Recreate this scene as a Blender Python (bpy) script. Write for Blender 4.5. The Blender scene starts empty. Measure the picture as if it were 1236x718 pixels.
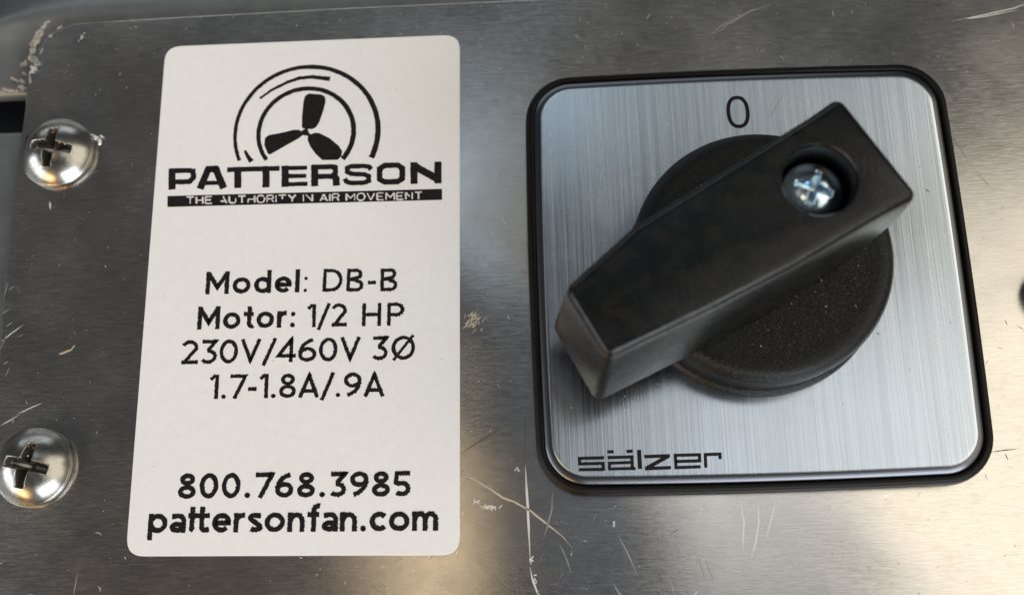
import bpy, bmesh, math, random
from mathutils import Vector, Matrix
random.seed(7)
MM = 0.001
S = bpy.context.scene
COL = S.collection

# ------------------------------------------------------------ camera
# world: millimetres (scaled to metres), origin under the centre of the rotary switch, z = 0 top of the steel plate
CAM_POS = (-23.39, -35.33, 120.76)
CAM_ROT = ((0.99915482, 0.03365241, 0.02360431),
           (-0.02612854, 0.96325824, -0.26730293),
           (-0.03173243, 0.26646026, 0.9633234))
FPX = 1348.1
cam_data = bpy.data.cameras.new('camera')
cam = bpy.data.objects.new('camera', cam_data)
COL.objects.link(cam)
m = Matrix(CAM_ROT).to_4x4()
m.translation = Vector(CAM_POS) * MM
cam.matrix_world = m
cam_data.sensor_width = 36
cam_data.lens = FPX / 1236 * 36
cam_data.clip_start = 0.002
cam_data.clip_end = 50
cam_data.dof.use_dof = True
cam_data.dof.focus_distance = 0.1225
cam_data.dof.aperture_fstop = 20
S.camera = cam

# ------------------------------------------------------------ world and lamps
world = bpy.data.worlds.new('World')
S.world = world
world.use_nodes = True
bg = world.node_tree.nodes['Background']
bg.inputs['Color'].default_value = (0.92, 0.97, 1.0, 1)
bg.inputs['Strength'].default_value = 0.04

def lamp(name, pos, size, radiance, color, target=(0, 0, 0), spread=180):
    """soft box: pos / size in metres, brightness given as radiance"""
    d = bpy.data.lights.new(name, 'AREA')
    d.shape = 'RECTANGLE'
    d.size, d.size_y = size
    d.energy = radiance * math.pi * size[0] * size[1]
    d.color = color
    d.spread = math.radians(spread)
    o = bpy.data.objects.new(name, d)
    COL.objects.link(o)
    o.location = pos
    o.rotation_euler = (Vector(target) - Vector(pos)).to_track_quat('-Z', 'Y').to_euler()
    return o

lamp('soft_daylight_right', (0.90, 0.0, 0.80), (1.3, 1.1), 1.0, (1.0, 0.91, 0.74))
lamp('soft_sky_front', (0.45, -0.95, 0.50), (0.9, 0.5), 4.4, (0.92, 0.96, 1.0))
lamp('soft_fill_behind', (-0.35, 1.35, 0.40), (1.6, 0.5), 0.7, (0.86, 0.93, 1.0))  # added fill without a seen source, brightens the white sticker
lamp('soft_fill_left_low', (-1.1, -0.4, 0.42), (1.0, 0.5), 2.6, (0.92, 0.95, 1.0))  # added low fill, no source seen there, also lifts the sticker
lamp('warm_bounce_front', (-0.48, -0.68, 0.30), (0.34, 0.20), 6.0, (1.0, 0.60, 0.26))
lamp('warm_bounce_centre', (-0.24, -0.07, 0.9), (0.17, 0.11), 1.7, (1.0, 0.78, 0.50))
# strip and patch lamps added to put streaked reflections into the brushed metal
lamp('face_fill_overhead', (0.24, 0.03, 0.95), (0.40, 0.32), 0.60, (1.0, 0.99, 0.96))  # added fill for the bright lower part of the switch face
lamp('cool_strip_top', (-0.06, 0.50, 0.9), (0.11, 0.26), 0.75, (0.70, 0.87, 1.0), target=(-0.06, 0.3, 0))
lamp('warm_strip_top', (0.045, 0.50, 0.9), (0.03, 0.24), 0.60, (1.0, 0.88, 0.70), target=(0.045, 0.3, 0))
lamp('pale_strip_top', (0.20, 0.50, 0.9), (0.08, 0.22), 0.38, (1.0, 0.95, 0.75), target=(0.2, 0.3, 0))
lamp('blue_strip_top', (0.31, 0.48, 0.9), (0.07, 0.22), 0.42, (0.76, 0.9, 1.0), target=(0.31, 0.3, 0))
lamp('brown_strip_left', (-0.42, 0.16, 0.9), (0.14, 0.24), 0.40, (1.0, 0.76, 0.64), target=(-0.42, 0.1, 0))
lamp('navy_patch_centre', (-0.03, -0.02, 0.9), (0.09, 0.14), 0.16, (0.45, 0.65, 1.0))
lamp('blue_strip_left', (-0.30, 0.42, 0.9), (0.07, 0.26), 0.34, (0.66, 0.82, 1.0), target=(-0.3, 0.2, 0))

S.view_settings.view_transform = 'Standard'
S.view_settings.look = 'None'
S.view_settings.exposure = 0.78
S.view_settings.gamma = 1

# ------------------------------------------------------------ helpers
C = Matrix(CAM_ROT)
def bp(x, y, z=0.0):
    """survey point: photograph pixel -> place (mm) on the plane at height z"""
    d = C @ Vector(((x - 618) / FPX, -(y - 359) / FPX, -1))
    t = (z - CAM_POS[2]) / d.z
    return Vector(CAM_POS) + d * t

def obj(name, bm, mat, parent=None, smooth=False, z=0):
    me = bpy.data.meshes.new(name)
    bm.normal_update()
    bm.to_mesh(me)
    bm.free()
    o = bpy.data.objects.new(name, me)
    COL.objects.link(o)
    if mat: me.materials.append(mat)
    if smooth:
        for p in me.polygons: p.use_smooth = True
    if parent: o.parent = parent
    return o

def tag(o, label=None, cat=None, group=None, kind=None):
    if label: o['label'] = label
    if cat: o['category'] = cat
    if group: o['group'] = group
    if kind: o['kind'] = kind
    return o

def empty(name, loc=(0, 0, 0)):
    o = bpy.data.objects.new(name, None)
    o.empty_display_size = 0.005
    COL.objects.link(o)
    o.location = Vector(loc) * MM
    return o

def rounded_rect(w, h, r, bow=0.0, n=10, ns=12, cx=0, cy=0):
    """outline (mm), counter-clockwise, sides bowed outwards by `bow`"""
    pts = []
    hw, hh = w / 2, h / 2
    cs = [(hw - r, -hh + r, -90), (hw - r, hh - r, 0), (-hw + r, hh - r, 90), (-hw + r, -hh + r, 180)]
    for i, (x, y, a0) in enumerate(cs):
        for k in range(n + 1):
            a = math.radians(a0 + 90 * k / n)
            pts.append((x + r * math.cos(a), y + r * math.sin(a)))
        x2, y2, a2 = cs[(i + 1) % 4]
        p0 = pts[-1]
        a = math.radians(a2)
        p1 = (x2 + r * math.cos(a), y2 + r * math.sin(a))
        for k in range(1, ns):
            t = k / ns
            pts.append((p0[0] + (p1[0] - p0[0]) * t, p0[1] + (p1[1] - p0[1]) * t))
    if bow:
        out = []
        for x, y in pts:
            fx, fy = x / hw, y / hh
            out.append((x + bow * fx * (1 - fy * fy), y + bow * fy * (1 - fx * fx)))
        pts = out
    return [(x + cx, y + cy) for x, y in pts]

def loft(rings, cap_top=True, cap_bottom=True):
    """rings: list of lists of (x,y,z) mm, same count"""
    bm = bmesh.new()
    vr = [[bm.verts.new(Vector(p) * MM) for p in r] for r in rings]
    n = len(rings[0])
    for a, b in zip(vr, vr[1:]):
        for i in range(n):
            bm.faces.new((a[i], a[(i + 1) % n], b[(i + 1) % n], b[i]))
    if cap_top: bm.faces.new(vr[-1])
    if cap_bottom: bm.faces.new(list(reversed(vr[0])))
    return bm

def lathe(profile, n=96, cx=0, cy=0):
    return loft([[(cx + r * math.cos(2 * math.pi * k / n), cy + r * math.sin(2 * math.pi * k / n), z) for k in range(n)] for r, z in profile],
                cap_bottom=False)

def set_smooth_by_angle(o, deg=35):
    me = o.data
    for p in me.polygons: p.use_smooth = True
    lim = math.radians(deg)
    bm = bmesh.new(); bm.from_mesh(me)
    for e in bm.edges:
        e.smooth = not (len(e.link_faces) == 2 and e.calc_face_angle(0) > lim)
    bm.to_mesh(me); bm.free()

# ------------------------------------------------------------ materials
def mat(name):
    m = bpy.data.materials.new(name)
    m.use_nodes = True
    nt = m.node_tree
    b = nt.nodes['Principled BSDF']
    return m, nt, b

def node(nt, t, **kw):
    n = nt.nodes.new(t)
    for k, v in kw.items():
        if k.startswith('i_'): n.inputs[k[2:].replace('_', ' ')].default_value = v
        else: setattr(n, k, v)
    return n

def obj_coords(nt, scale):
    tc = node(nt, 'ShaderNodeTexCoord')
    mp = node(nt, 'ShaderNodeMapping')
    mp.inputs['Scale'].default_value = scale
    nt.links.new(tc.outputs['Object'], mp.inputs['Vector'])
    return mp.outputs['Vector']

def noise(nt, vec, scale=1, detail=3, rough=0.5, dist=0.0):
    n = node(nt, 'ShaderNodeTexNoise')
    n.inputs['Scale'].default_value = scale
    n.inputs['Detail'].default_value = detail
    n.inputs['Roughness'].default_value = rough
    n.inputs['Distortion'].default_value = dist
    nt.links.new(vec, n.inputs['Vector'])
    return n.outputs['Fac']

def maprange(nt, v, a, b, c, d):
    n = node(nt, 'ShaderNodeMapRange')
    for k, x in zip(('From Min', 'From Max', 'To Min', 'To Max'), (a, b, c, d)): n.inputs[k].default_value = x
    nt.links.new(v, n.inputs['Value'])
    return n.outputs['Result']

def math_node(nt, op, a, b):
    n = node(nt, 'ShaderNodeMath', operation=op)
    for i, x in enumerate((a, b)):
        if isinstance(x, (int, float)): n.inputs[i].default_value = x
        else: nt.links.new(x, n.inputs[i])
    return n.outputs[0]

def mixcol(nt, f, c1, c2):
    n = node(nt, 'ShaderNodeMix', data_type='RGBA')
    if isinstance(f, float): n.inputs['Factor'].default_value = f
    else: nt.links.new(f, n.inputs['Factor'])
    for s, c in (('A', c1), ('B', c2)):
        sock = [i for i in n.inputs if i.name == s and i.type == 'RGBA'][0]
        if isinstance(c, tuple): sock.default_value = (*c, 1)
        else: nt.links.new(c, sock)
    return [o for o in n.outputs if o.type == 'RGBA'][0]

def bump(nt, b, h, strength, dist, prev=None):
    n = node(nt, 'ShaderNodeBump')
    n.inputs['Strength'].default_value = strength
    n.inputs['Distance'].default_value = dist
    nt.links.new(h, n.inputs['Height'])
    if prev: nt.links.new(prev, n.inputs['Normal'])
    nt.links.new(n.outputs['Normal'], b.inputs['Normal'])
    return n.outputs['Normal']

def tangent_along(nt, b, axis):
    """constant grain direction for the anisotropic highlight"""
    v = node(nt, 'ShaderNodeCombineXYZ')
    v.inputs[1 - axis].default_value = 1
    vt = node(nt, 'ShaderNodeVectorTransform', vector_type='VECTOR', convert_from='OBJECT', convert_to='WORLD')
    nt.links.new(v.outputs[0], vt.inputs[0])
    nt.links.new(vt.outputs[0], b.inputs['Tangent'])

def brushed(name, axis, c1, c2, rough, aniso, streak=(0.25, 9.0), rvar=0.1, bstr=0.5, grime=0.0):
    m, nt, b = mat(name)
    b.inputs['Metallic'].default_value = 1
    s = (streak[0] * 1000, streak[1] * 1000, 1000) if axis == 0 else (streak[1] * 1000, streak[0] * 1000, 1000)
    fine = noise(nt, obj_coords(nt, s), 1, 3, 0.65)
    s2 = (streak[0] * 420, streak[1] * 460, 1000) if axis == 0 else (streak[1] * 460, streak[0] * 420, 1000)
    coarse = noise(nt, obj_coords(nt, s2), 1, 2, 0.6)
    big = noise(nt, obj_coords(nt, (60, 60, 60)), 1, 4, 0.6)
    f = maprange(nt, fine, 0.35, 0.65, 0, 1)
    g = maprange(nt, coarse, 0.3, 0.7, 0, 1)
    fg = math_node(nt, 'MULTIPLY', math_node(nt, 'ADD', f, g), 0.5)
    col = mixcol(nt, fg, c1, c2)
    if grime:
        cl = noise(nt, obj_coords(nt, (220, 320, 100)), 1, 5, 0.65, 0.6)
        gf = maprange(nt, cl, 0.52, 0.75, 0, grime)
        col = mixcol(nt, gf, col, (0.42, 0.39, 0.34))
    nt.links.new(col, b.inputs['Base Color'])
    r = math_node(nt, 'ADD', maprange(nt, fg, 0, 1, rough - rvar / 2, rough + rvar / 2), maprange(nt, big, 0.3, 0.7, -0.05, 0.05))
    nt.links.new(r, b.inputs['Roughness'])
    b.inputs['Anisotropic'].default_value = aniso
    tangent_along(nt, b, axis)
    bump(nt, b, fg, bstr, 0.000012)
    return m

M_steel = brushed('brushed_stainless_steel', 0, (0.50, 0.485, 0.465), (0.68, 0.66, 0.635), 0.22, 0.76, (0.9, 9.5), 0.08, 0.30, 0.3)
M_face = brushed('brushed_aluminium', 1, (0.46, 0.525, 0.60), (0.68, 0.75, 0.84), 0.23, 0.66, (0.05, 8.0), 0.08, 0.32)
M_face.node_tree.nodes['Principled BSDF'].inputs['Coat Weight'].default_value = 0.08
M_face.node_tree.nodes['Principled BSDF'].inputs['Coat Roughness'].default_value = 0.12

def m_black(name, col, rough, bumps, dist, scale=6.0, spec=0.5, speck=None):
    m, nt, b = mat(name)
    v = obj_coords(nt, (1000, 1000, 1000))
    n1 = noise(nt, v, scale, 2, 0.6)
    n2 = noise(nt, v, 0.25, 4, 0.6)
    nt.links.new(mixcol(nt, maprange(nt, n2, 0.3, 0.7, 0, 1), tuple(c * 0.75 for c in col), tuple(c * 1.3 for c in col)), b.inputs['Base Color'])
    if speck:
        n3 = noise(nt, v, speck[0], 1, 0.5)
        src = b.inputs['Base Color'].links[0].from_socket
        nt.links.new(mixcol(nt, maprange(nt, n3, speck[1], speck[1] + 0.12, 0, 1), src, (speck[2],) * 3), b.inputs['Base Color'])
    nt.links.new(maprange(nt, n2, 0.3, 0.7, rough - 0.06, rough + 0.06), b.inputs['Roughness'])
    b.inputs['Specular IOR Level'].default_value = spec
    bump(nt, b, n1, bumps, dist)
    return m
M_frame = m_black('black_frame_plastic', (0.005, 0.0045, 0.004), 0.42, 0.6, 0.00003, 5, 0.16)
M_dial = m_black('grained_black_plastic', (0.003, 0.0038, 0.0046), 0.30, 1.0, 0.00007, 6.0, 0.24, (7.0, 0.62, 0.05))  # pale specks put the sparkle of the grain into the colour
M_handle = m_black('satin_black_plastic', (0.0035, 0.0042, 0.0048), 0.27, 0.9, 0.00003, 3.0, 0.3, (0.6, 0.48, 0.008))

def m_plain(name, col, rough, metal=0.0):
    m, nt, b = mat(name)
    b.inputs['Base Color'].default_value = (*col, 1)
    b.inputs['Roughness'].default_value = rough
    b.inputs['Metallic'].default_value = metal
    return m, nt, b

# white vinyl: faint mottling and a satin skin
M_vinyl, nt, b = m_plain('white_vinyl', (0.8, 0.78, 0.76), 0.42)
n = noise(nt, obj_coords(nt, (1000, 1000, 1000)), 0.9, 4, 0.7)
nb = noise(nt, obj_coords(nt, (1000, 1000, 1000)), 0.06, 3, 0.5)
c = mixcol(nt, maprange(nt, n, 0.3, 0.7, 0, 1), (0.80, 0.80, 0.805), (0.85, 0.85, 0.855))
c = mixcol(nt, maprange(nt, nb, 0.35, 0.65, 0, 0.25), c, (0.78, 0.77, 0.75))
nt.links.new(c, b.inputs['Base Color'])
bump(nt, b, n, 0.15, 0.00003)

# thermal printed black: grainy, with small pinholes
M_ink, nt, b = m_plain('black_print', (0.014, 0.013, 0.012), 0.5)
b.inputs['Specular IOR Level'].default_value = 0.12
n = noise(nt, obj_coords(nt, (1000, 1000, 1000)), 7.0, 2, 0.7)
nt.links.new(mixcol(nt, maprange(nt, n, 0.62, 0.74, 0, 0.45), (0.012, 0.011, 0.011), (0.25, 0.24, 0.23)), b.inputs['Base Color'])
M_ink_face, nt, b = m_plain('black_screen_print', (0.012, 0.010, 0.012), 0.45)
b.inputs['Specular IOR Level'].default_value = 0.15
M_white_print, nt, b = m_plain('white_print', (0.66, 0.65, 0.63), 0.5)

# polished screw metal
def m_polished(name, col, rough, dirt):
    m, nt, b = m_plain(name, col, rough, 1.0)
    v = obj_coords(nt, (1000, 1000, 1000))
    n1 = noise(nt, v, 0.8, 6, 0.75)
    n2 = noise(nt, v, 5.0, 3, 0.6)
    nt.links.new(mixcol(nt, maprange(nt, n1, 0.45, 0.75, 0, dirt), col, (0.15, 0.135, 0.115)), b.inputs['Base Color'])
    nt.links.new(maprange(nt, n1, 0.3, 0.75, rough - 0.04, rough + 0.14), b.inputs['Roughness'])
    bump(nt, b, n2, 0.25, 0.00002)
    return m
M_screw = m_polished('worn_zinc_screw', (0.38, 0.37, 0.345), 0.22, 0.7)
M_screw_blue = m_polished('bright_blue_zinc', (0.62, 0.80, 0.93), 0.13, 0.2)
M_recess = m_polished('shaded_recess_metal', (0.30, 0.285, 0.26), 0.30, 0.8)  # darker screw metal, puts the shade of the cross recess into the colour

M_paint, nt, b = m_plain('weathered_galvanised_sheet', (0.2, 0.22, 0.23), 0.42, 0.45)
n = noise(nt, obj_coords(nt, (350, 350, 350)), 1, 5, 0.65)
nt.links.new(mixcol(nt, maprange(nt, n, 0.3, 0.7, 0, 1), (0.15, 0.165, 0.17), (0.21, 0.225, 0.23)), b.inputs['Base Color'])
bump(nt, b, n, 0.2, 0.0001)
M_sealant, nt, b = m_plain('dried_sealant', (0.42, 0.36, 0.30), 0.6)
n = noise(nt, obj_coords(nt, (1000, 1000, 1000)), 2.5, 4, 0.7)
nt.links.new(mixcol(nt, maprange(nt, n, 0.3, 0.7, 0, 1), (0.17, 0.145, 0.11), (0.46, 0.43, 0.40)), b.inputs['Base Color'])
bump(nt, b, n, 0.8, 0.0002)
M_cavity, _, _ = m_plain('dark_cavity', (0.03, 0.035, 0.04), 0.7)
M_scratch, _, _ = m_plain('bare_bright_scratch', (0.80, 0.78, 0.74), 0.5, 0.55)
M_scratch_soft, _, _ = m_plain('faint_scratch', (0.40, 0.39, 0.38), 0.5, 0.75)
M_scratch_tan, _, _ = m_plain('tan_scratch', (0.62, 0.54, 0.43), 0.5, 0.5)
M_scratch_dark, _, _ = m_plain('dark_scratch', (0.13, 0.12, 0.11), 0.5, 0.5)
M_dust, _, _ = m_plain('pale_dust', (0.42, 0.38, 0.33), 0.8)
M_straw, _, _ = m_plain('dry_straw', (0.34, 0.28, 0.17), 0.7)
M_blur_bump, _, _ = m_plain('blur_bump_black', (0.01, 0.01, 0.01), 0.6)  # only for the added bump at the right edge

# ------------------------------------------------------------ strokes (flat print and scratches)
def ribbon(bm, pts, w, z, taper=False, jag=0.0, closed=False, wf=None):
    """one flat stroke of width w (mm) along pts [(x,y)], mitred joins, butt ends"""
    P = [Vector((p[0], p[1])) for p in pts]
    P = [p for i, p in enumerate(P) if i == 0 or (p - P[i - 1]).length > 1e-5]
    if closed and (P[0] - P[-1]).length < 1e-4: P = P[:-1]
    if jag:                                   # resample so that edges can be uneven
        Q = []
        segs = list(zip(P, P[1:] + ([P[0]] if closed else [])))
        if not closed: segs = segs[:len(P) - 1]
        for a, b_ in segs:
            k = max(1, int((b_ - a).length / 0.14))
            for i in range(k): Q.append(a.lerp(b_, i / k))
        if not closed: Q.append(P[-1])
        P = Q
    n = len(P)
    if n < 2: return
    L, Rr = [], []
    for i in range(n):
        a = P[i - 1] if (i > 0 or closed) else None
        c_ = P[(i + 1) % n] if (i < n - 1 or closed) else None
        d1 = (P[i] - a).normalized() if a is not None else (c_ - P[i]).normalized()
        d2 = (c_ - P[i]).normalized() if c_ is not None else d1
        t = d1 + d2
        t = t.normalized() if t.length > 1e-3 else d1
        nrm = Vector((-t.y, t.x))
        k = 1 / max(0.45, nrm.dot(Vector((-d1.y, d1.x))))
        ww = w / 2
        if taper:
            f = i / (n - 1)
            ww *= max(0.12, min(1, 3.2 * min(f, 1 - f))) * random.uniform(0.75, 1.1)
        if wf: ww *= wf(i / (n - 1))
        jl = random.uniform(-jag, jag) + (jag * 0.9 if i % 2 else -jag * 0.6)
        jr = random.uniform(-jag, jag) * 0.6
        L.append(P[i] + nrm * (ww * k + jl))
        Rr.append(P[i] - nrm * (ww * k + jr))
    vl = [bm.verts.new((p.x * MM, p.y * MM, z * MM)) for p in L]
    vr = [bm.verts.new((p.x * MM, p.y * MM, z * MM)) for p in Rr]
    rng = range(n) if closed else range(n - 1)
    for i in rng:
        j = (i + 1) % n
        bm.faces.new((vr[i], vr[j], vl[j], vl[i]))

def poly(bm, pts, z):
    vs = [bm.verts.new((p[0] * MM, p[1] * MM, z * MM)) for p in pts]
    f = bm.faces.new(vs)
    f.normal_update()
    if f.normal.z < 0: f.normal_flip()

def arc(cx, cy, rx, ry, a0, a1, n=14):
    return [(cx + rx * math.cos(math.radians(a0 + (a1 - a0) * k / n)), cy + ry * math.sin(math.radians(a0 + (a1 - a0) * k / n))) for k in range(n + 1)]

X = 0.72
def glyph(ch, w):
    """strokes of a plain geometric sans, capital height 1; returns (strokes, width)"""
    h = w / 2
    T, B = 1 - h, h
    if ch in 'oO' or ch == 'ø':
        r = 0.37
        return [(arc(r, X / 2, r - h, X / 2 - h, 0, 360, 28), True)], 2 * r
    if ch in '0Ø':
        rx = 0.335 if ch == '0' else 0.44
        s = [(arc(rx, .5, rx - h, .5 - h, 0, 360, 32), True)]
        if ch == 'Ø': s.append(([(rx - .36, -0.02), (rx + .36, 1.02)], False, 0.8))
        return s, 2 * rx
    if ch == 'M': return [([(h, 0), (h, 1)], False), ([(.95 - h, 0), (.95 - h, 1)], False),
                          ([(h, 1 - h * .7), (.475, .30), (.95 - h, 1 - h * .7)], False)], .95
    if ch == 'H': return [([(h, 0), (h, 1)], False), ([(.74 - h, 0), (.74 - h, 1)], False), ([(h, .5), (.74 - h, .5)], False)], .74
    if ch == 'D': return [([(h, 0), (h, 1)], False), ([(h, T), (.34, T)] + arc(.34, .5, .44 - h, .5 - h, 90, -90, 20) + [(h, B)], False)], .78
    if ch == 'B': return [([(h, 0), (h, 1)], False),
                          ([(h, T), (.38, T)] + arc(.38, .76, .24 - h, .24 - h, 90, -90, 12) + [(h, .52)], False),
                          ([(h, .52), (.40, .52)] + arc(.40, .26 + h * .1, .27 - h, .26 - h * .9, 90, -90, 12) + [(h, B)], False)], .67
    if ch == 'P': return [([(h, 0), (h, 1)], False), ([(h, T), (.36, T)] + arc(.36, .70, .30 - h, .30 - h, 90, -90, 14) + [(h, .40 + h)], False)], .66
    if ch == 'V': return [([(h * .9, 1), (.37, h * 1.2), (.74 - h * .9, 1)], False)], .74
    if ch == 'A': return [([(h * .9, 0), (.39, 1 - h * 1.2), (.78 - h * .9, 0)], False), ([(.17, .27), (.61, .27)], False)], .78
    if ch == '/': return [([(.02, -.12), (.42, 1.02)], False)], .42
    if ch == '-': return [([(.02, .38), (.34, .38)], False)], .36
    if ch == '.': r = h * 1.15; return [(arc(.03 + r, r, r * .5, r * .5, 0, 360, 12), True, r / w)], 2 * r + .06
    if ch == ':': r = h * 1.15; return [(arc(.03 + r, r, r * .5, r * .5, 0, 360, 12), True, r / w), (arc(.03 + r, X - r - .04, r * .5, r * .5, 0, 360, 12), True, r / w)], 2 * r + .06
    if ch == '1': return [([(.02, .80), (.20, 1 - h * .4)], False), ([(.26, 0), (.26, 1)], False)], .26 + h
    if ch == '2': return [(arc(.30, .70, .28 - h * .6, .30 - h, 160, -25, 16) + [(.06 + h, B), (.06, B)], False), ([(.03, B), (.62, B)], False)], .62
    if ch == '3': return [([(.05, T), (.52, T), (.29, .60)] + arc(.28, .30, .32 - h, .30 - h, 85, -145, 18), False)], .60
    if ch == '4': return [([(.50, 0), (.50, 1 - h * .6), (.05, .27), (.67, .27)], False)], .67
    if ch == '5': return [([(.57, T), (.12, T), (.09, .55)] + arc(.29, .31, .31 - h, .31 - h, 118, -140, 20), False)], .60
    if ch == '6': return [(arc(.33, .31, .33 - h, .31 - h, 0, 360, 24), True), (arc(.62, .34, .62 - h, .66 - h, 178, 112, 10) + [(.52, .96 - h * .6)], False)], .66
    if ch == '9': return [(arc(.33, .69, .33 - h, .31 - h, 0, 360, 24), True), (arc(.04, .66, .62 - h, .66 - h, -2, -68, 10) + [(.14, .04 + h * .6)], False)], .66
    if ch == '7': return [([(.02, T), (.58, T), (.20, 0)], False)], .60
    if ch == '8': return [(arc(.32, .755, .27 - h, .245 - h, 0, 360, 22), True), (arc(.32, .27, .32 - h, .27 - h, 0, 360, 24), True)], .64
    if ch == 'l': return [([(h, 0), (h, 1.02)], False)], w
    r = 0.35
    bowl = (arc(r, X / 2, r - h, X / 2 - h, 0, 360, 26), True)
    if ch == 'd': return [bowl, ([(2 * r - h, 0), (2 * r - h, 1.02)], False)], 2 * r
    if ch == 'p': return [bowl, ([(h, -.26), (h, X)], False)], 2 * r
    if ch == 'a':
        return [([(.06, X - .12)] + arc(.28, X - .27, .27 - h * .6, .27 - h, 118, 0, 12) + [(.55 - h * .6, 0)], False),
                (arc(.27, .21, .27 - h, .21 - h, 0, 360, 20), True)], .56
    if ch == 'e': return [([(.035 + h, X / 2 - .01), (2 * r - h, X / 2 - .01)] + arc(r, X / 2, r - h, X / 2 - h, 0, 318, 26), False)], 2 * r
    if ch == 'c': return [(arc(r, X / 2, r - h, X / 2 - h, 42, 318, 24), False)], 2 * r - .1
    if ch == 't': return [([(.15 + h, .96), (.15 + h, .20)] + arc(.15 + h + .13, .20, .13, .20 - h, 180, 275, 6) + [(.42, .03 + h)], False), ([(0, X - h), (.42, X - h)], False)], .42
    if ch == 'T':   # joined double t
        return [([(.15, .96), (.15, 0.14), (.22, h)], False), ([(.50, .96), (.50, .20)] + arc(.63, .20, .13, .20 - h, 180, 275, 6) + [(.78, .03 + h)], False), ([(0, X - h), (.78, X - h)], False)], .78
    if ch == 'r': return [([(h, 0), (h, X)], False), ([(h, .36)] + arc(.34, .36, .34 - h, X - .36 - h, 170, 90, 8) + [(.40, X - h)], False)], .42
    if ch == 'n': return [([(h, 0), (h, X)], False), ([(h, .38)] + arc(.32, .38, .30 - h, X - .38 - h, 170, 0, 12) + [(.62 - h, 0)], False)], .62
    if ch == 'm': return [([(h, 0), (h, X)], False), ([(h, .40)] + arc(.29, .42, .27 - h, X - .42 - h, 170, 0, 10) + [(.56 - h, 0)], False),
                          ([(.56 - h, .40)] + arc(.29 + .56 - w, .42, .27 - h, X - .42 - h, 170, 0, 10) + [(1.12 - w - h, 0)], False)], 1.12 - w
    if ch == 's': return [([(.47, X - .10)] + arc(.27, X - .19, .22 - h * .4, .19 - h, 55, 235, 10) + arc(.27, .19, .23 - h * .4, .19 - h, 55, -140, 12), False)], .52
    if ch == 'f': return [([(.14 + h, 0), (.14 + h, .80)] + arc(.14 + h + .15, .80, .15, .24 - h, 180, 85, 6) + [(.44, 1.03 - h)], False), ([(0, X - h), (.42, X - h)], False)], .44
    return [], .34

def text_strokes(bm, s, w, p0, p1, cap, z, gap=0.10, jag=0.05, thick=None):
    """lay a line of text so that it runs from p0 to p1 (mm on the surface)"""
    items, x = [], 0.0
    for ch in s:
        if ch == ' ':
            x += 0.30; continue
        g, adv = glyph(ch, w)
        items.append((x, g)); x += adv + gap
    total = x - gap
    p0, p1 = Vector(p0[:2]), Vector(p1[:2])
    ux = (p1 - p0) / total
    uy = Vector((-(p1 - p0).normalized().y, (p1 - p0).normalized().x)) * cap
    k = 0
    for gx, g in items:
        for st in g:
            pts, closed = st[0], st[1]
            wm = st[2] if len(st) > 2 else 1.0
            q = [p0 + ux * (gx + a) + uy * b_ for a, b_ in pts]
            k += 1
            ribbon(bm, q, w * cap * wm * (thick or 1), z + k * 0.0006, jag=jag, closed=closed)

# ------------------------------------------------------------ housing behind and steel plate
def slab(outline, z0, z1, r=0.25, steps=3):
    """flat sheet with a softly rounded upper edge; outline counter-clockwise"""
    P = [Vector(p) for p in outline]
    n = len(P)
    nr = []
    for i in range(n):
        d = (P[(i + 1) % n] - P[i - 1]).normalized()
        nr.append(Vector((-d.y, d.x)))
    rings = [[(p.x, p.y, z0) for p in P]]
    for k in range(steps + 1):
        a = math.pi / 2 * k / steps
        off = r * (1 - math.cos(a)); zz = z1 - r + r * math.sin(a)
        rings.append([(P[i].x + nr[i].x * off, P[i].y + nr[i].y * off, zz) for i in range(n)])
    return loft(rings)

bm = bmesh.new()
bmesh.ops.create_grid(bm, x_segments=4, y_segments=4, size=0.25)
bmesh.ops.translate(bm, verts=bm.verts, vec=(0, 0, -0.012))
o = obj('cavity_floor', bm, M_cavity)
tag(o, kind='structure')

# housing sheet above the slot, folded up towards the top edge of the picture
bm = bmesh.new()
prof = [(26.6, -4.0), (26.4, -3.0), (26.55, -2.35), (27.0, -2.0), (30, -1.9), (33.0, -1.8), (35.3, -1.5), (36.3, -1.15), (37.2, -1.05), (38.6, -1.35), (40.5, -2.6), (46, -5.5), (62, -12)]
xs = [-140 + 4 * i for i in range(62)]
grid = []
for (y, z) in prof:
    row = []
    for x in xs:
        f = max(0.0, min(1.0, (-78 - x) / 16))
        drop = 0 if y < 33 else f * f * (y - 31) * 0.55
        tilt = 0.0
        row.append(bm.verts.new(((x) * MM, (y - drop + tilt) * MM, z * MM)))
    grid.append(row)
for a, b_ in zip(grid, grid[1:]):
    for i in range(len(xs) - 1):
        bm.faces.new((a[i], a[i + 1], b_[i + 1], b_[i]))
o = obj('upper_housing_sheet', bm, M_paint, smooth=True)
tag(o, 'grey galvanised housing sheet with rolled edge above the slot at upper left', 'metal sheet')

pts = [(-140, -80), (-70, -80), (-70, 21.2), (-72, 21.4), (-140, 21.6)]
o = obj('lower_housing_sheet', slab(pts, -4.5, -1.6, 0.5), M_paint, smooth=False)
set_smooth_by_angle(o, 40)
tag(o, 'grey galvanised housing sheet below the dark slot at the left edge', 'metal sheet')

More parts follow.
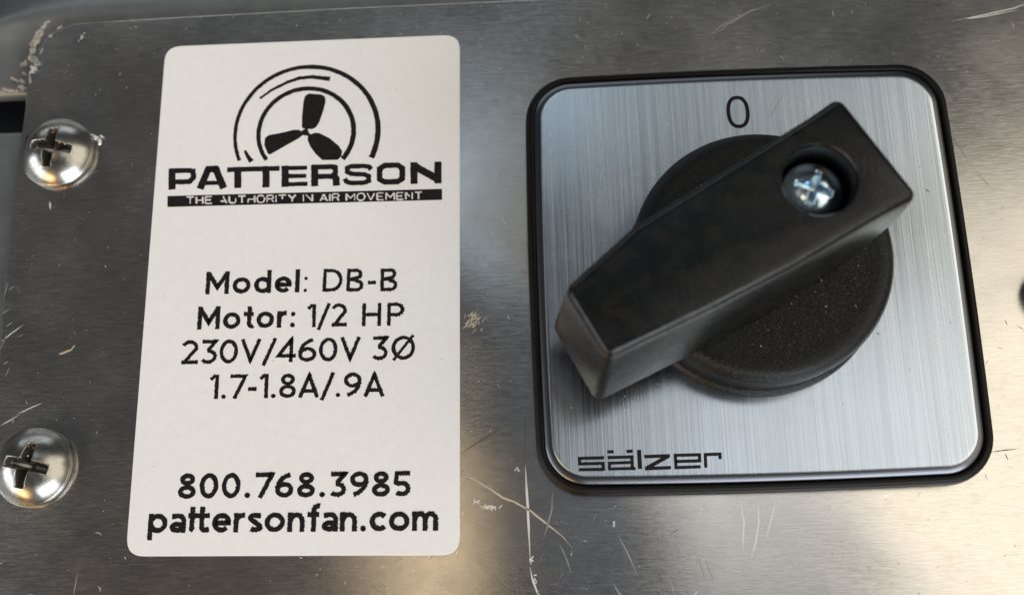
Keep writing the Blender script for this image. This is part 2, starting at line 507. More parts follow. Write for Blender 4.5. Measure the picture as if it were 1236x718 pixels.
# stainless cover plate: top-left corner rounded
tl = bp(32, 110); e1 = bp(15, 240); e2 = bp(2, 395)
topl, topr = bp(88, 29), bp(1236, -30)
corner = [tuple(bp(x, y)[:2]) for x, y in ((30, 128), (31.5, 108), (34, 90), (38, 74), (45, 60), (56, 46), (70, 35), (90, 28.5), (120, 26), (220, 20), (420, 9), (600, 1))]
out = [(-82.9, -60), (60, -60), (60, corner[-1][1] + .6), (20, corner[-1][1] + .5)] + list(reversed(corner)) + [tuple(bp(15, 240)[:2]), tuple(bp(6, 330)[:2])]
o = obj('steel_cover_plate', slab(out, -1.2, 0.0, 0.22, 3), M_steel)
set_smooth_by_angle(o, 30)
plate = tag(o, 'scratched brushed stainless steel cover plate under the sticker and the switch', 'steel plate')

# --- scratches, chips and specks that belong to the plate
def wob(pts, z, n=8, a=0.06):
    P = [bp(x, y, z) for x, y in pts]
    out_ = []
    for p, q in zip(P, P[1:]):
        for k in range(n):
            t = k / n
            out_.append((p.x + (q.x - p.x) * t + random.uniform(-a, a) * 0.5, p.y + (q.y - p.y) * t + random.uniform(-a, a) * 0.5))
    out_.append((P[-1].x, P[-1].y))
    return out_
zs = 0.012
def scratch(name, lines, m_, w, parent=plate, z=zs, taper=True, label=None):
    bm = bmesh.new()
    for i, l in enumerate(lines): ribbon(bm, wob(l, z, 6, 0.03), w, z + 0.0011 * i, taper=taper)
    o = obj(name, bm, m_, parent)
    if label: o['label'] = label
    return o
scratch('scratch', [[(634, 560), (637, 610), (640, 680)]], M_scratch, 0.26, label='long bright vertical scratch below the switch')
scratch('scratch', [[(633, 500), (634, 530), (634, 566)]], M_scratch_dark, 0.12)
scratch('scratch', [[(558, 574), (572, 578), (592, 590), (606, 600), (622, 606), (640, 616), (660, 632), (680, 648), (691, 661)]], M_scratch_tan, 0.22, label='curved tan scratch crossing the bright one')
scratch('scratch', [[(640, 684), (643, 700), (650, 718), (654, 726)]], M_scratch, 0.22)
scratch('scratch', [[(667, 592), (666, 615), (661, 634), (656, 650)]], M_scratch_soft, 0.14)
scratch('scratch', [[(691, 663), (676, 680), (652, 712), (640, 728)]], M_scratch_dark, 0.14)
scratch('scratch', [[(675, 655), (683, 672), (690, 692)]], M_scratch_soft, 0.12)
scratch('scratch', [[(556, 547), (585, 528), (625, 505)]], M_scratch_dark, 0.2)
scratch('scratch', [[(893, 599), (898, 630), (896, 668)]], M_scratch, 0.16)
scratch('scratch', [[(914, 597), (916, 630), (912, 655), (906, 677)]], M_scratch, 0.18)
scratch('scratch', [[(938, 598), (931, 625), (924, 652)]], M_scratch, 0.15)
scratch('scratch', [[(746, 645), (758, 668), (769, 694)]], M_scratch_soft, 0.14)
scratch('scratch', [[(841, 668), (848, 688), (852, 704)]], M_scratch_soft, 0.15)
scratch('scratch', [[(851, 672), (857, 690), (863, 703)]], M_scratch_soft, 0.17)
scratch('scratch', [[(806, 695), (811, 705), (814, 718)]], M_scratch_soft, 0.14)
scratch('scratch', [[(740, 704), (746, 713), (750, 722)]], M_scratch_soft, 0.14)
scratch('scratch', [[(794, 632), (795, 642), (798, 653)]], M_scratch_soft, 0.14)
scratch('scratch', [[(1138, 98), (1142, 85), (1117, 62), (1118, 80)][2:]], M_scratch_dark, 0.13)
scratch('scratch', [[(1149, 26), (1180, 20), (1225, 10), (1245, 2)]], M_scratch, 0.11)
scratch('scratch', [[(1158, 24), (1190, 20), (1230, 12)]], M_scratch, 0.12)
scratch('scratch', [[(860, 44), (878, 30), (905, 14), (930, 6)]], M_scratch_soft, 0.16)
scratch('scratch', [[(850, 50), (870, 32), (890, 20)]], M_scratch_soft, 0.12)
scratch('scratch', [[(1145, 160), (1170, 195)]], M_scratch_dark, 0.035)
scratch('scratch', [[(1176, 204), (1200, 232)]], M_scratch_dark, 0.03)
scratch('scratch', [[(1192, 546), (1212, 543), (1232, 541)]], M_scratch_dark, 0.12)
scratch('scratch', [[(1213, 547), (1217, 555)]], M_scratch_dark, 0.12)
scratch('scratch', [[(1153, 88), (1156, 102)]], M_scratch_dark, 0.12)
scratch('scratch', [[(20, 500), (35, 493), (51, 486)]], M_scratch, 0.16)
scratch('scratch', [[(0, 514), (12, 507), (24, 500)]], M_scratch, 0.14)
scratch('scratch', [[(2, 412), (14, 402), (28, 392)]], M_scratch, 0.14)
scratch('scratch', [[(60, 243), (61, 253)]], M_scratch, 0.22)
scratch('scratch', [[(94, 690), (91, 705), (88, 722)]], M_scratch_soft, 0.12)
scratch('scratch', [[(1216, 392), (1213, 386), (1236, 388)][:2]], M_scratch_dark, 0.10)
for (a, b_) in (((4, 360), (10, 340)), ((2, 380), (12, 372)), ((6, 395), (16, 388)), ((2, 420), (8, 402)), ((10, 350), (18, 345)), ((3, 440), (10, 436)), ((6, 455), (12, 442))):
    scratch('scratch', [[a, b_]], M_scratch_soft, 0.13)

def blob(bm, cx, cy, rx, ry, z, h, ang=0, n=11, rough=0.35):
    """small irregular raised flake"""
    ca, sa = math.cos(ang), math.sin(ang)
    ring = []
    for k in range(n):
        t = 2 * math.pi * k / n
        r = 1 + random.uniform(-rough, rough)
        x, y = rx * r * math.cos(t), ry * r * math.sin(t)
        ring.append(bm.verts.new(((cx + ca * x - sa * y) * MM, (cy + sa * x + ca * y) * MM, z * MM)))
    top = [bm.verts.new((v.co.x * .62 + cx * MM * .38, v.co.y * .62 + cy * MM * .38, (z + h * random.uniform(.6, 1.2)) * MM)) for v in ring]
    c0 = bm.verts.new((cx * MM, cy * MM, (z + h) * MM))
    for k in range(n):
        j = (k + 1) % n
        bm.faces.new((ring[k], ring[j], top[j], top[k]))
        bm.faces.new((top[k], top[j], c0))

def flake(name, pieces, m_, parent=plate, z=0.0, h=0.05):
    bm = bmesh.new()
    for (x, y, rx, ry, a) in pieces:
        p = bp(x, y, z)
        blob(bm, p.x, p.y, rx, ry, z, h, math.radians(a))
    return obj(name, bm, m_, parent)
# scuffed patch between sticker and switch: many short crossing marks
bm = bmesh.new()
c0 = bp(572, 388)
for i in range(46):
    x, y = c0.x + random.gauss(0, .5), c0.y + random.gauss(0, .55)
    a = random.uniform(0.3, 1.5); l = random.uniform(.15, .5)
    ribbon(bm, [(x - l * math.cos(a), y - l * math.sin(a)), (x + random.uniform(-.08, .08), y), (x + l * math.cos(a), y + l * math.sin(a))], random.uniform(.07, .16), zs + i * 0.0007, taper=True)
o = obj('scuff_patch', bm, M_scratch_tan, plate); o['kind'] = 'stuff'
bm = bmesh.new()
for (cx, cy, sx, sy, nn) in ((592, 612, .75, .25, 22), (575, 605, .3, .15, 6), (624, 566, .2, .5, 4), (40, 84, .3, .4, 26), (641, 676, .12, .3, 8), (646, 700, .1, .3, 6), (1005, 612, .2, .5, 12), (741, 632, .06, .15, 3), (98, 45, .5, .6, 8)):
    c0 = bp(cx, cy)
    for i in range(nn):
        x, y = c0.x + random.gauss(0, sx * .6), c0.y + random.gauss(0, sy * .6)
        a = random.uniform(-.4, 2.0); l = random.uniform(.08, .28)
        ribbon(bm, [(x - l * math.cos(a), y - l * math.sin(a)), (x + l * math.cos(a), y + l * math.sin(a))], random.uniform(.06, .13), zs + random.random() * 0.01, wf=lambda f: 1)
o = obj('scuff_patch', bm, M_scratch, plate); o['kind'] = 'stuff'
# countless tiny nicks over the plate
for m_, cnt, seed in ((M_scratch, 300, 3), (M_scratch_soft, 520, 4), (M_scratch_dark, 170, 5)):
    random.seed(seed)
    bm = bmesh.new()
    for i in range(cnt):
        x, y = random.uniform(-86, 36), random.uniform(-36, 36)
        if x < -83: continue
        if m_ is M_scratch_dark and x < 5 and random.random() < .75: continue
        if m_ is M_scratch and x > 15 and random.random() < .6: continue
        a = random.gauss(math.pi / 2, .9)
        l = random.choice((.05, .05, .08, .12, .2, .4)) * random.uniform(.6, 1.3)
        dx, dy = l * math.cos(a), l * math.sin(a)
        k = random.uniform(-.3, .3) * l
        ribbon(bm, [(x - dx, y - dy), (x + k * dy / max(l, .01), y - k * dx / max(l, .01)), (x + dx, y + dy)], random.uniform(.05, .10), zs - 0.004 + i * 0.00002, taper=True)
    o = obj('fine_nicks', bm, m_, plate); o['kind'] = 'stuff'
random.seed(11)

# dried sealant smear on the plate corner
bm = bmesh.new()
for (x, y, rx, ry, a) in ((53, 32, .5, .25, 45), (47, 40, .8, .5, 60), (42, 50, .85, .55, 72), (39, 60, .7, .36, 78), (36, 68, .5, .26, 78), (33, 76, .45, .2, 70), (28, 79, .3, .15, 40), (57, 27, .4, .15, 30),
                          (36, 96, .18, .7, 10), (30, 90, .25, .15, 20), (22, 98, .45, .22, -25), (17, 96, .3, .15, 10), (29, 100, .3, .3, 60), (27, 107, .5, .3, 0), (20, 111, .5, .16, 0), (8, 110, .8, .2, 0), (2, 112, .6, .2, 0)):
    z = 0.0 if x > 33 else -1.2
    p = bp(x, y, z)
    blob(bm, p.x, p.y, rx, ry, z - .08, .22 if x > 33 else 0.6, math.radians(a), 12, .3)
o = obj('sealant_smear', bm, M_sealant)
tag(o, 'beige dried sealant smear along the rounded corner of the steel plate', 'sealant')
flake('sealant_flake', [(41, 72, .45, .55, 10), (45, 77, .4, .5, 0), (61, 43, .3, .25, 30), (72, 33, .35, .12, 35), (50, 62, .15, .4, -20)], M_scratch_soft, o, 0.0, 0.05)

# straw bit lying on the plate at left
bm = bmesh.new()
p = bp(80, 424); blob(bm, p.x, p.y, .85, .13, 0, .12, math.radians(22), 12, .25)
p = bp(88, 419); blob(bm, p.x, p.y, .3, .08, 0, .1, math.radians(50), 9, .25)
o = obj('straw_bit', bm, M_straw)
tag(o, 'tiny yellowish straw bit lying on the steel left of the sticker', 'debris')

# added black bump standing for a soft shadowy blur at the right frame edge
bm = lathe([(3.0, 0.004), (3.0, 2.2), (2.7, 2.8), (1.9, 3.1)], 48, 33.95, -3.1)
o = obj('blur_bump', bm, M_blur_bump, smooth=True)
tag(o, 'added black bump standing for a soft shadowy blur at the right edge of the picture', 'dark bump')

# ------------------------------------------------------------ sticker
st = empty('sticker', (-50, 1, 0))
def in_st(o_):
    o_.parent = st
    o_.location = -st.location
    return o_
ctl = [bp(200, 57), bp(555, 42.5), bp(555, 669.5), bp(152, 671)]
# straight-sided outline through surveyed corners with rounded corners
def round_poly(P, r, n=8):
    out_ = []
    m_ = len(P)
    for i in range(m_):
        p, a, b_ = Vector(P[i][:2]), Vector(P[i - 1][:2]), Vector(P[(i + 1) % m_][:2])
        d1, d2 = (a - p).normalized(), (b_ - p).normalized()
        s0, s1 = p + d1 * r, p + d2 * r
        for k in range(n + 1):
            t = k / n
            # quadratic-ish corner pulled to a circle
            q = s0 * (1 - t) ** 2 + p * 2 * t * (1 - t) + s1 * t ** 2
            out_.append(q + (p - q) * 0.06 * math.sin(math.pi * t))
    return out_
out = round_poly(ctl, 2.1)
area = sum(out[i - 1].x * out[i].y - out[i].x * out[i - 1].y for i in range(len(out)))
if area < 0: out = list(reversed(out))
backing = in_st(obj('backing', slab([tuple(p) for p in out], 0.0, 0.11, 0.05, 2), M_vinyl))
tag(st, 'white rectangular sticker with rounded corners, fan logo and motor data in black print', 'sticker')
ZT = 0.125
def Z3(x, y): return bp(180 + x / 3.2526, 40 + y / 3.2526, ZT)
def Z4(x, y): return bp(180 + x / 3.2526, 300 + y / 3.2526, ZT)
def Z5(x, y): return bp(150 + x / 3.0146, 540 + y / 3.0146, ZT)

# fan logo
lc = Vector((-50.0, 19.12))
bm = bmesh.new()
def ang(p, c_=lc): return math.degrees(math.atan2(p.y - c_.y, p.x - c_.x))
a0, a1 = ang(Z3(873, 490)), ang(Z3(350, 503)) + 360
ribbon(bm, arc(lc.x, lc.y, 8.46, 8.46, a0, a1, 90), 0.54, ZT, jag=.04, wf=lambda f: 1.2 - .45 * f)
c2 = lc + Vector((-.05, 0))
a0, a1 = ang(Z3(762, 495)), ang(Z3(460, 500)) + 360
ribbon(bm, arc(c2.x, c2.y, 5.63, 5.63, a0, a1, 70), 0.55, ZT + .001, jag=.04, wf=lambda f: 1.1 - .2 * f)
p = [Z3(*q) for q in ((435, 258), (480, 225), (540, 195), (590, 178), (640, 173), (710, 181))]
ribbon(bm, p, 0.46, ZT + .002, jag=.04, wf=lambda f: .6 + .6 * f)
ribbon(bm, [Z3(376, 462), Z3(388, 485), Z3(402, 505)], 0.5, ZT + .002, jag=.03, wf=lambda f: .6 + .6 * f)
in_st(obj('logo_ring', bm, M_ink))
for pts in (((600, 372), (600, 330), (606, 270), (612, 248), (627, 238), (676, 242), (690, 250), (693, 268), (684, 305), (668, 350), (655, 370), (640, 378), (612, 376)),
            ((600, 386), (604, 400), (590, 412), (540, 440), (475, 477), (466, 474), (452, 440), (455, 412), (470, 401), (520, 392), (565, 381), (585, 380)),
            ((624, 402), (650, 392), (668, 393), (710, 414), (745, 444), (758, 464), (754, 484), (740, 498), (680, 499), (655, 476), (634, 448), (622, 420))):
    bm = bmesh.new()
    poly(bm, [Z3(*q) for q in pts], ZT)
    in_st(obj('logo_blade', bm, M_ink))
bm = bmesh.new()
hc = Z3(613, 390)
poly(bm, [(hc.x + .42 * math.cos(a * .5236), hc.y + .42 * math.sin(a * .5236)) for a in range(12)], ZT + .002)
ribbon(bm, [Z3(613, 390), Z3(622, 365)], .35, ZT + .003); ribbon(bm, [Z3(613, 390), Z3(590, 394)], .35, ZT + .0035); ribbon(bm, [Z3(613, 390), Z3(632, 404)], .4, ZT + .004)
in_st(obj('logo_hub', bm, M_ink))

# wide bold maker's name: letters laid in a band between two surveyed lines
def band(x, v):
    """x in zoom pixels along the word, v 0..1 from baseline to letter top"""
    f = (x - 75) / 1075
    yb, yt = 615 - 25 * f, 533 - 28 * f
    return Z3(x, yb + (yt - yb) * v)
def bstroke(bm, pts, w, k):
    ribbon(bm, [band(x, v) for x, v in pts], w, ZT + k * .0009, jag=.035)
VW, HW = 0.82, 0.52    # upright and level stroke widths (mm)
bm = bmesh.new(); k = 0
hv = 0.105
def LV(x, a=0, b_=1):
    global k; k += 1; bstroke(bm, [(x, a), (x, b_)], VW, k)
def LH(x0, x1, v):
    global k; k += 1; bstroke(bm, [(x0, v), (x1, v)], HW, k)
def LS(pts, w):
    global k; k += 1; bstroke(bm, pts, w, k)
# P
LV(90); LS([(80, 1 - hv), (155, 1 - hv), (172, .86), (174, .55), (158, .36), (92, .36)], .62)
# A
LS([(200, 0), (232, .93), (262, .93), (292, 0)], .82); LH(215, 280, .27)
# TT
LS([(306, .88), (512, .88)], .60); LV(348, 0, .95); LV(459, 0, .95)
# E
LV(534); LH(525, 620, .88); LH(525, 617, .5); LH(525, 622, .12)
# R
LV(650); LS([(640, 1 - hv), (715, 1 - hv), (731, .86), (732, .60), (718, .45), (655, .45)], .62); LS([(728, .45), (734, .3), (735, 0)], .80)
# S
LS([(872, .72), (862, .86), (840, .89), (795, .89), (778, .82), (778, .64), (794, .53), (846, .49), (862, .40), (862, .20), (845, .11), (792, .11), (774, .18), (768, .32)], .56)
# O
LS([(905, .5), (905, .26), (925, .12), (975, .12), (994, .26), (994, .74), (975, .89), (925, .89), (905, .74), (905, .5)], .66)
# N
LV(1040); LV(1134); LS([(1036, .86), (1138, .16)], .86)
in_st(obj('lettering', bm, M_ink))['label'] = 'wide bold maker name under the fan logo'
# bar with reversed motto
bm = bmesh.new()
bar = [Z3(72, 683), Z3(400, 674), Z3(800, 664), Z3(1150, 655), Z3(1150, 612), Z3(800, 621), Z3(400, 631), Z3(72, 640)]
poly(bm, bar, ZT)
in_st(obj('print_bar', bm, M_ink))
bm = bmesh.new()
SM = {'T': [[(0, 1), (.8, 1)], [(.4, 1), (.4, 0)]], 'H': [[(0, 0), (0, 1)], [(.7, 0), (.7, 1)], [(0, .5), (.7, .5)]],
      'E': [[(.7, 1), (0, 1), (0, 0), (.7, 0)], [(0, .5), (.6, .5)]], 'A': [[(0, 0), (.4, 1), (.8, 0)], [(.15, .3), (.65, .3)]],
      'U': [[(0, 1), (0, .2), (.15, 0), (.55, 0), (.7, .2), (.7, 1)]], 'O': [[(.2, 0), (0, .3), (0, .7), (.2, 1), (.6, 1), (.8, .7), (.8, .3), (.6, 0), (.2, 0)]],
      'R': [[(0, 0), (0, 1), (.6, 1), (.7, .75), (.6, .5), (0, .5)], [(.45, .5), (.7, 0)]], 'I': [[(0, 0), (0, 1)]],
      'Y': [[(0, 1), (.4, .5), (.8, 1)], [(.4, .5), (.4, 0)]], 'N': [[(0, 0), (0, 1), (.7, 0), (.7, 1)]],
      'M': [[(0, 0), (0, 1), (.45, .3), (.9, 1), (.9, 0)]], 'V': [[(0, 1), (.4, 0), (.8, 1)]]}
WD = {'I': 0, 'M': .9, 'T': .8, 'A': .8, 'O': .8, 'Y': .8, 'V': .8}
s = 'THE AUTHORITY IN AIR MOVEMENT'
tot = sum((.55 if ch == ' ' else WD.get(ch, .7) + .28) for ch in s) - .28
x = 0; k = 0
for ch in s:
    if ch == ' ': x += .55; continue
    for stq in SM[ch]:
        q = []
        for a, b_ in stq:
            f = (x + a) / tot
            X0 = 147 + (1072 - 147) * f
            yb = 671 - 16.5 * f * 1.0 - 2.5 * f; yt = yb - 27
            q.append(Z3(X0, yb + (yt - yb) * b_))
        # broken print: drop a piece of some strokes
        k += 1
        for i in range(len(q) - 1):
            w_ = random.uniform(.12, .22)
            if random.random() < .025: continue
            pa, pb = q[i], q[i + 1]
            if random.random() < .10: pb = pa.lerp(pb, .6)
            ribbon(bm, [pa, pb], w_, ZT + .004 + k * .0008 + i * .0002, jag=.03)
    x += WD.get(ch, .7) + .28
in_st(obj('lettering', bm, M_white_print))['label'] = 'small white motto reversed out of the black bar'

def line(segs, name='lettering', label=None):
    bm = bmesh.new()
    for s_, w_, p0, p1, cap, gap in segs: text_strokes(bm, s_, w_, p0, p1, cap, ZT, gap)
    o_ = in_st(obj(name, bm, M_ink))
    if label: o_['label'] = label
CAP = 2.67
line([('Model', .185, Z4(220, 180), Z4(590, 172), CAP, .13), (':', .13, Z4(603, 171), Z4(622, 171), CAP, .1), ('DB-B', .150, Z4(680, 169), Z4(974, 167), CAP, .15)], label='line of print giving the model')
line([('Motor', .185, Z4(188, 318), Z4(540, 310), CAP, .13), (':', .18, Z4(552, 309), Z4(572, 309), CAP, .1), ('1/2', .150, Z4(620, 309), Z4(776, 305), CAP, .08), ('HP', .150, Z4(835, 305), Z4(1001, 302), CAP, .22)], label='line of print giving the motor power')
line([('230V/460V', .150, Z4(122, 454), Z4(830, 440), CAP * 1.02, .07), ('3Ø', .150, Z4(872, 438), Z4(1045, 435), CAP * 1.02, .12)], label='line of print giving the voltage')
line([('1.7-1.8A/.9A', .152, Z4(235, 590), Z4(924, 580), CAP * 1.02, .08)], label='line of print giving the current')
line([('800.768.3985', .185, Z5(192, 186), Z5(1042, 177), 2.72, .10)], label='bold phone number')
line([('paTersonfan.com', .185, Z5(84, 311), Z5(1142, 302), 2.86, .085)], label='bold web address')
# specks on the sticker
bm = bmesh.new()
for i in range(60):
    u, v = random.uniform(-66, -33.5), random.uniform(-27, 29)
    blob(bm, u, v, random.uniform(.03, .09), random.uniform(.03, .07), .108, .012, random.random() * 3, 6)
o = in_st(obj('specks', bm, M_dust)); o['kind'] = 'stuff'

# ------------------------------------------------------------ screws with phillips heads
def head_bm(R_, H, rim, arm_l, arm_w, depth, rot, lean=0.0, N=150, seed=1):
    """pan head as a fine height field with a cruciform recess; mm; faces of the recess get material 1"""
    rnd = random.Random(seed)
    bm = bmesh.new()
    rings = []
    nr, na = 64, 144
    sph = (R_ * R_ + H * H) / (2 * H)
    cr, sr = math.cos(rot), math.sin(rot)
    def height(x, y):
        r = math.hypot(x, y)
        z = math.sqrt(max(0, sph * sph - r * r)) - (sph - H)
        u, v = cr * x + sr * y, -sr * x + cr * y
        m1 = min(arm_l - abs(u), (arm_w * (1 - 0.25 * abs(u) / arm_l)) - abs(v))
        m2 = min(arm_l - abs(v), (arm_w * (1 - 0.25 * abs(v) / arm_l)) - abs(u))
        inside = max(m1, m2)
        c_ = arm_w * 1.15 - 0.72 * (abs(u) + abs(v)) * 0.9      # widened centre
        inside = max(inside, c_ * .6)
        dz = 0
        if inside > 0:
            wall = min(1, inside / (arm_w * 0.62))
            dd = depth * (1 - 0.62 * min(1, r / arm_l))
            dz = -wall * dd
        elif inside > -0.10:
            dz = 0.05 * (1 + inside / 0.10) * (0.6 + .4 * math.sin(9 * u + 5 * v))   # burr raised round the recess
        return rim + z + dz, inside
    c0 = bm.verts.new((0, 0, height(0, 0)[0] * MM))
    prev = None
    radii = []
    inner = arm_l * 1.12
    for i in range(1, nr + 1):
        radii.append(inner * i / 44 if i <= 44 else inner + (R_ - inner) * (i - 44) / (nr - 44))
    ins = {}
    for r in radii:
        ring = []
        for k in range(na):
            a = 2 * math.pi * k / na
            x, y = r * math.cos(a), r * math.sin(a)
            z, i_ = height(x, y)
            v = bm.verts.new((x * MM, y * MM, z * MM)); ins[v] = i_
            ring.append(v)
        if prev is None:
            for k in range(na):
                f = bm.faces.new((c0, ring[k], ring[(k + 1) % na])); f.material_index = 1
        else:
            for k in range(na):
                j = (k + 1) % na
                f = bm.faces.new((prev[k], ring[k], ring[j], prev[j]))
                if max(ins[v] for v in f.verts) > 0.0: f.material_index = 1
        prev = ring
    # rounded shoulder and side wall
    for dr, z in ((.10, rim - .08), (.15, rim - .22), (.15, rim * .45), (.10, 0.05), (-.05, 0.0)):
        ring = [bm.verts.new(((R_ + dr) * math.cos(2 * math.pi * k / na) * MM, (R_ + dr) * math.sin(2 * math.pi * k / na) * MM, z * MM)) for k in range(na)]
        for k in range(na):
            j = (k + 1) % na
            bm.faces.new((prev[k], ring[k], ring[j], prev[j]))
        prev = ring
    return bm

def panel_screw(x, y, rot, label, seed):
    root = empty('panel_screw', (x, y, 0))
    o_ = obj('head', head_bm(4.15, 2.15, .75, 2.45, .68, 2.3, rot, seed=seed), M_screw, root, smooth=True)
    o_.data.materials.append(M_recess)
    o_.location = (0, 0, 0.00002)
    # burr of torn metal on the rim
    bm = bmesh.new()
    if seed == 1:
        for (bx, by, rx, ry, a, h) in ((4.3, 1.9, .5, .22, 10, .3), (4.75, 1.35, .28, .42, 0, .22), (4.0, 2.15, .5, .12, -15, .5), (4.95, 2.05, .2, .1, 0, .4)):
            blob(bm, bx, by, rx, ry, 0, h, math.radians(a), 10, .35)
    for i in range(14):
        a = random.uniform(0, 2 * math.pi); rr = random.uniform(.9, 2.6)
        blob(bm, rr * math.cos(a), rr * math.sin(a), random.uniform(.04, .11), random.uniform(.03, .08), .75 + 2.15 - .15 * rr * rr - .04 , .08, a, 7)
    obj('metal_burr', bm, M_scratch, root)
    tag(root, label, 'screw', 'domed screws fastening the steel plate')
    return root
panel_screw(-79.35, 17.55, math.radians(-8), 'upper domed cross-head screw, in the steel plate beside the dark slot', 1)
panel_screw(-78.9, -19.25, math.radians(-13), 'lower domed cross-head screw at the left edge, below the straw bit', 2)

# ------------------------------------------------------------ rotary switch
sw = empty('rotary_switch', (0, 0, 0))
tag(sw, 'square rotary switch with brushed face, black frame and black pointer handle', 'switch')
def ring3(w, r, z, bow, cx=0, cy=0): return [(x, y, z) for x, y in rounded_rect(w, w, r, bow, 12, 14, cx, cy)]
FZ = 2.35
bow = .32
W = 48.0
frame = obj('frame', loft([ring3(W - .5, 4.9, 0.004, bow), ring3(W, 5.1, .35, bow), ring3(W + .1, 5.1, 1.2, bow), ring3(W - .05, 5.0, FZ - .6, bow), ring3(W - .35, 4.9, FZ - .25, bow), ring3(W - .85, 4.7, FZ - .06, bow),
                           ring3(W - 1.35, 4.5, FZ - .02, bow), ring3(W - 1.75, 4.3, FZ - .1, bow), ring3(W - 1.85, 4.3, FZ - .8, bow)]), M_frame, sw, smooth=True)
# clear-edged brushed face, bevelled all round
WF = W - 1.95
cxf, cyf = -.12, .0
face = obj('face_plate', loft([ring3(WF, 4.2, FZ - .7, bow, cxf, cyf), ring3(WF, 4.2, FZ - .25, bow, cxf, cyf), ring3(WF - .1, 4.15, FZ - .12, bow, cxf, cyf), ring3(WF - .45, 4.0, FZ - .02, bow, cxf, cyf),
                               ring3(WF - .9, 3.8, FZ + .12, bow, cxf, cyf), ring3(WF - 1.6, 3.5, FZ + .24, bow, cxf, cyf), ring3(WF - 2.0, 3.3, FZ + .26, bow, cxf, cyf), ring3(WF - 2.4, 3.1, FZ + .26, bow, cxf, cyf)]), M_face, sw, smooth=True)
FT = FZ + .26
# polished bevel band gets its own smooth glassy-metal look
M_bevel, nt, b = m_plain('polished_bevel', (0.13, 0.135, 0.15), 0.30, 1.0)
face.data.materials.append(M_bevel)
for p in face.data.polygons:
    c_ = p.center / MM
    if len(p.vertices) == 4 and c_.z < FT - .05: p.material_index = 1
    if len(p.vertices) > 4: p.use_smooth = False

ZF = FT + .012
# zero mark
def Z7(x, y): return bp(860 + x / 2.76, 60 + y / 2.76, ZF)
bm = bmesh.new()
zc = Z7(85, 208); rx = (Z7(117, 206) - Z7(53, 209)).length / 2; ry = (Z7(84, 161) - Z7(86, 257)).length / 2
ribbon(bm, [(zc.x + rx * math.copysign(abs(math.cos(t)) ** .85, math.cos(t)), zc.y + ry * math.copysign(abs(math.sin(t)) ** .85, math.sin(t))) for t in [2 * math.pi * i / 48 for i in range(48)]], .44, ZF, closed=True)
obj('zero_mark', bm, M_ink_face, sw)
def ZL(x, y): return bp(680 + x / 5.886, 530 + y / 5.886, ZF)
bm = bmesh.new()
lg = [([(290, 130), (114, 135), (116, 174), (282, 170), (284, 212), (110, 215)], 15),
      ([(314, 129), (487, 124), (490, 207), (514, 206)], 15), ([(489, 163), (326, 169), (328, 210), (488, 206)], 14),
      ([(312, 89), (357, 87)], 15), ([(448, 85), (494, 83)], 15),
      ([(538, 74), (545, 210)], 19), ([(574, 122), (757, 116)], 16), ([(750, 116), (588, 206)], 18), ([(580, 208), (764, 200)], 16),
      ([(976, 194), (800, 200), (795, 113), (966, 109), (968, 152), (798, 157)], 15), ([(1012, 200), (1008, 108), (1112, 104), (1114, 140)], 15)]
for i, (pts, w_) in enumerate(lg):
    ribbon(bm, [ZL(*q) for q in pts], w_ / 5.886 * .135, ZF + i * .0008)
obj('brand_lettering', bm, M_ink_face, sw)['label'] = 'small black maker wordmark at the lower left of the face'
# scratches and dust on the face
scratch('scratch', [[(1066, 406), (1072, 402), (1076, 400)]], M_scratch, .15, sw, ZF)
scratch('scratch', [[(1057, 401), (1062, 404)]], M_scratch_dark, .12, sw, ZF)
scratch('scratch', [[(923, 150), (935, 132), (946, 112)]], M_scratch_soft, .10, sw, ZF)
scratch('scratch', [[(1117, 228), (1122, 232)]], M_scratch_dark, .12, sw, ZF)

# dial disc with rounded shoulder and foot ring
DC = (0.15, -0.55)
prof = [(13.85, FT + .005), (13.9, FT + .5), (13.75, FT + .9), (13.4, FT + 1.05), (13.35, FT + 1.5), (13.6, FT + 5.5), (13.6, 8.4), (13.5, 8.95), (13.25, 9.45), (12.85, 9.8), (12.3, 9.98), (11.6, 9.97), (10, 9.93)]
dial = obj('dial', lathe(prof, 128, *DC), M_dial, sw)
set_smooth_by_angle(dial, 50)

# pointer handle
P1, P2, P3, P4, P5, P6, P7 = (5.55, 10.2), (11.8, -.12), (-.23, -6.4), (-7.91, -10.1), (-17.49, -14.39), (-21.12, -7.79), (-14.48, -2.05)
Q2, Q1 = (8.2, -1.75), (2.4, 8.1)
top = [P1, Q1, P7, P6, P5, P4, P3, Q2, P2]
HZ = 24.0
def outward(poly_, d):
    out_ = []
    n_ = len(poly_)
    for i in range(n_):
        a, p, c_ = Vector(poly_[i - 1]), Vector(poly_[i]), Vector(poly_[(i + 1) % n_])
        n1 = Vector(((p - a).y, -(p - a).x)).normalized(); n2 = Vector(((c_ - p).y, -(c_ - p).x)).normalized()
        m_ = (n1 + n2).normalized()
        out_.append(p + m_ * d[i] / max(.5, m_.dot(n1)))
    return out_
area = sum(top[i - 1][0] * top[i][1] - top[i][0] * top[i - 1][1] for i in range(len(top)))
d = [.1, .5, .8, .9, 1.15, 1.0, .9, .5, .1]
bot = outward(top, d if area > 0 else [-v for v in d])
zb = [18.5, 9.6, 9.6, 9.4, 9.4, 9.6, 9.6, 9.6, 18.5]
bm = bmesh.new()
vt = [bm.verts.new((p[0] * MM, p[1] * MM, HZ * MM)) for p in top]
vb = [bm.verts.new((p[0] * MM, p[1] * MM, z * MM)) for p, z in zip(bot, zb)]
n_ = len(top)
for i in range(n_): bm.faces.new((vt[i], vt[(i + 1) % n_], vb[(i + 1) % n_], vb[i]))
bm.faces.new(vt)
bm.faces.new([vb[i] for i in range(1, 8)][::-1])
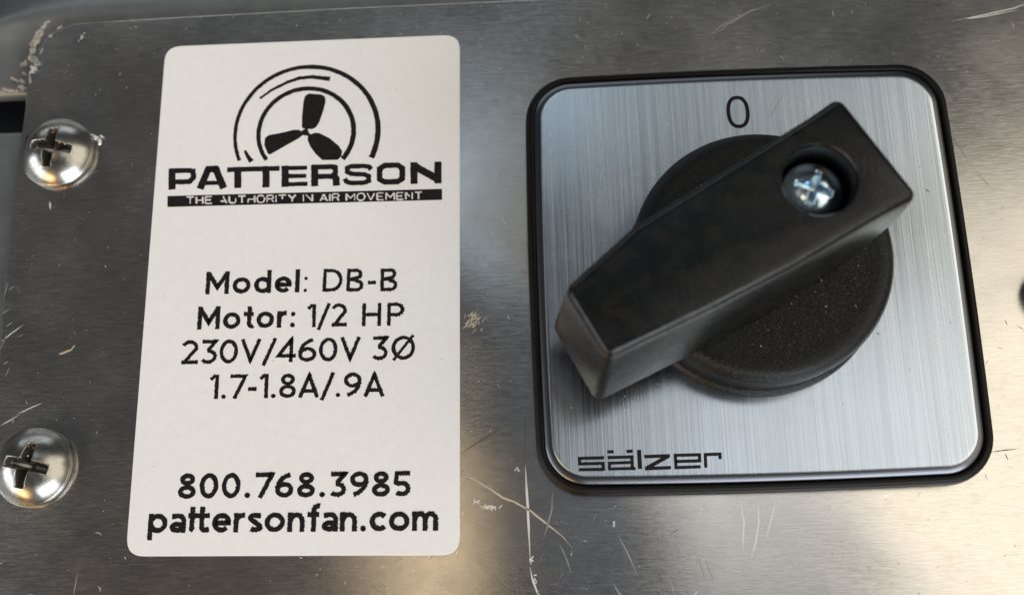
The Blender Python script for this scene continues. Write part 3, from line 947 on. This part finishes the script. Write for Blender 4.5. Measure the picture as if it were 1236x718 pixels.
bm.faces.new([vb[0], vb[8], vb[7], vb[1]][::-1])
bmesh.ops.recalc_face_normals(bm, faces=bm.faces)
bm.normal_update()
es = [e for e in bm.edges if len(e.link_faces) == 2 and e.calc_face_angle(0) > math.radians(28)]
bmesh.ops.bevel(bm, geom=es, offset=1.0 * MM, segments=5, profile=.5, affect='EDGES')
bmesh.ops.recalc_face_normals(bm, faces=bm.faces)
handle = obj('handle', bm, M_handle, sw)
# screw well: cut with a flared cylinder
HC = (2.75, 1.75)
cut = lathe([(3.3, 14.0), (3.3, 15.0), (3.36, HZ - .40), (3.42, HZ - .22), (3.62, HZ + .02), (3.62, HZ + 3)], 72, *HC)
bmesh.ops.holes_fill(cut, edges=[e for e in cut.edges if len(e.link_faces) == 1])
bmesh.ops.recalc_face_normals(cut, faces=cut.faces)
cutter = obj('cutter', cut, None)
md = handle.modifiers.new('well', 'BOOLEAN'); md.object = cutter; md.operation = 'DIFFERENCE'; md.solver = 'EXACT'
bpy.context.view_layer.update()
me = bpy.data.meshes.new_from_object(handle.evaluated_get(bpy.context.evaluated_depsgraph_get()))
handle.modifiers.clear(); handle.data = me
bpy.data.objects.remove(cutter)
set_smooth_by_angle(handle, 25)
hs = obj('handle_screw', head_bm(2.75, .95, .7, 1.8, .42, 1.1, math.radians(-22), seed=5), M_screw_blue, sw, smooth=True)
hs.data.materials.append(M_screw_blue)
hs.location = (2.72 * MM, 1.72 * MM, 20.6 * MM)

# dust on the dial and face
for nm, cnt, zz, region in (('dust', 150, 10.0, 'dial'), ('dust', 260, FT + .004, 'face')):
    bm = bmesh.new()
    for i in range(cnt):
        if region == 'dial':
            r, a = 12.3 * math.sqrt(random.random()), random.uniform(0, 2 * math.pi)
            x, y = DC[0] + r * math.cos(a), DC[1] + r * math.sin(a)
            z = 9.93
        else:
            x, y = random.uniform(-22, 22), random.uniform(-22, 22); z = zz
            if math.hypot(x - DC[0], y - DC[1]) < 14.4: continue
        s_ = random.choice((.03, .035, .04, .05, .08))
        blob(bm, x, y, s_, s_ * random.uniform(.5, 1), z, .03, random.random() * 3, 6)
    o = obj(nm, bm, M_dust, sw); o['kind'] = 'stuff'
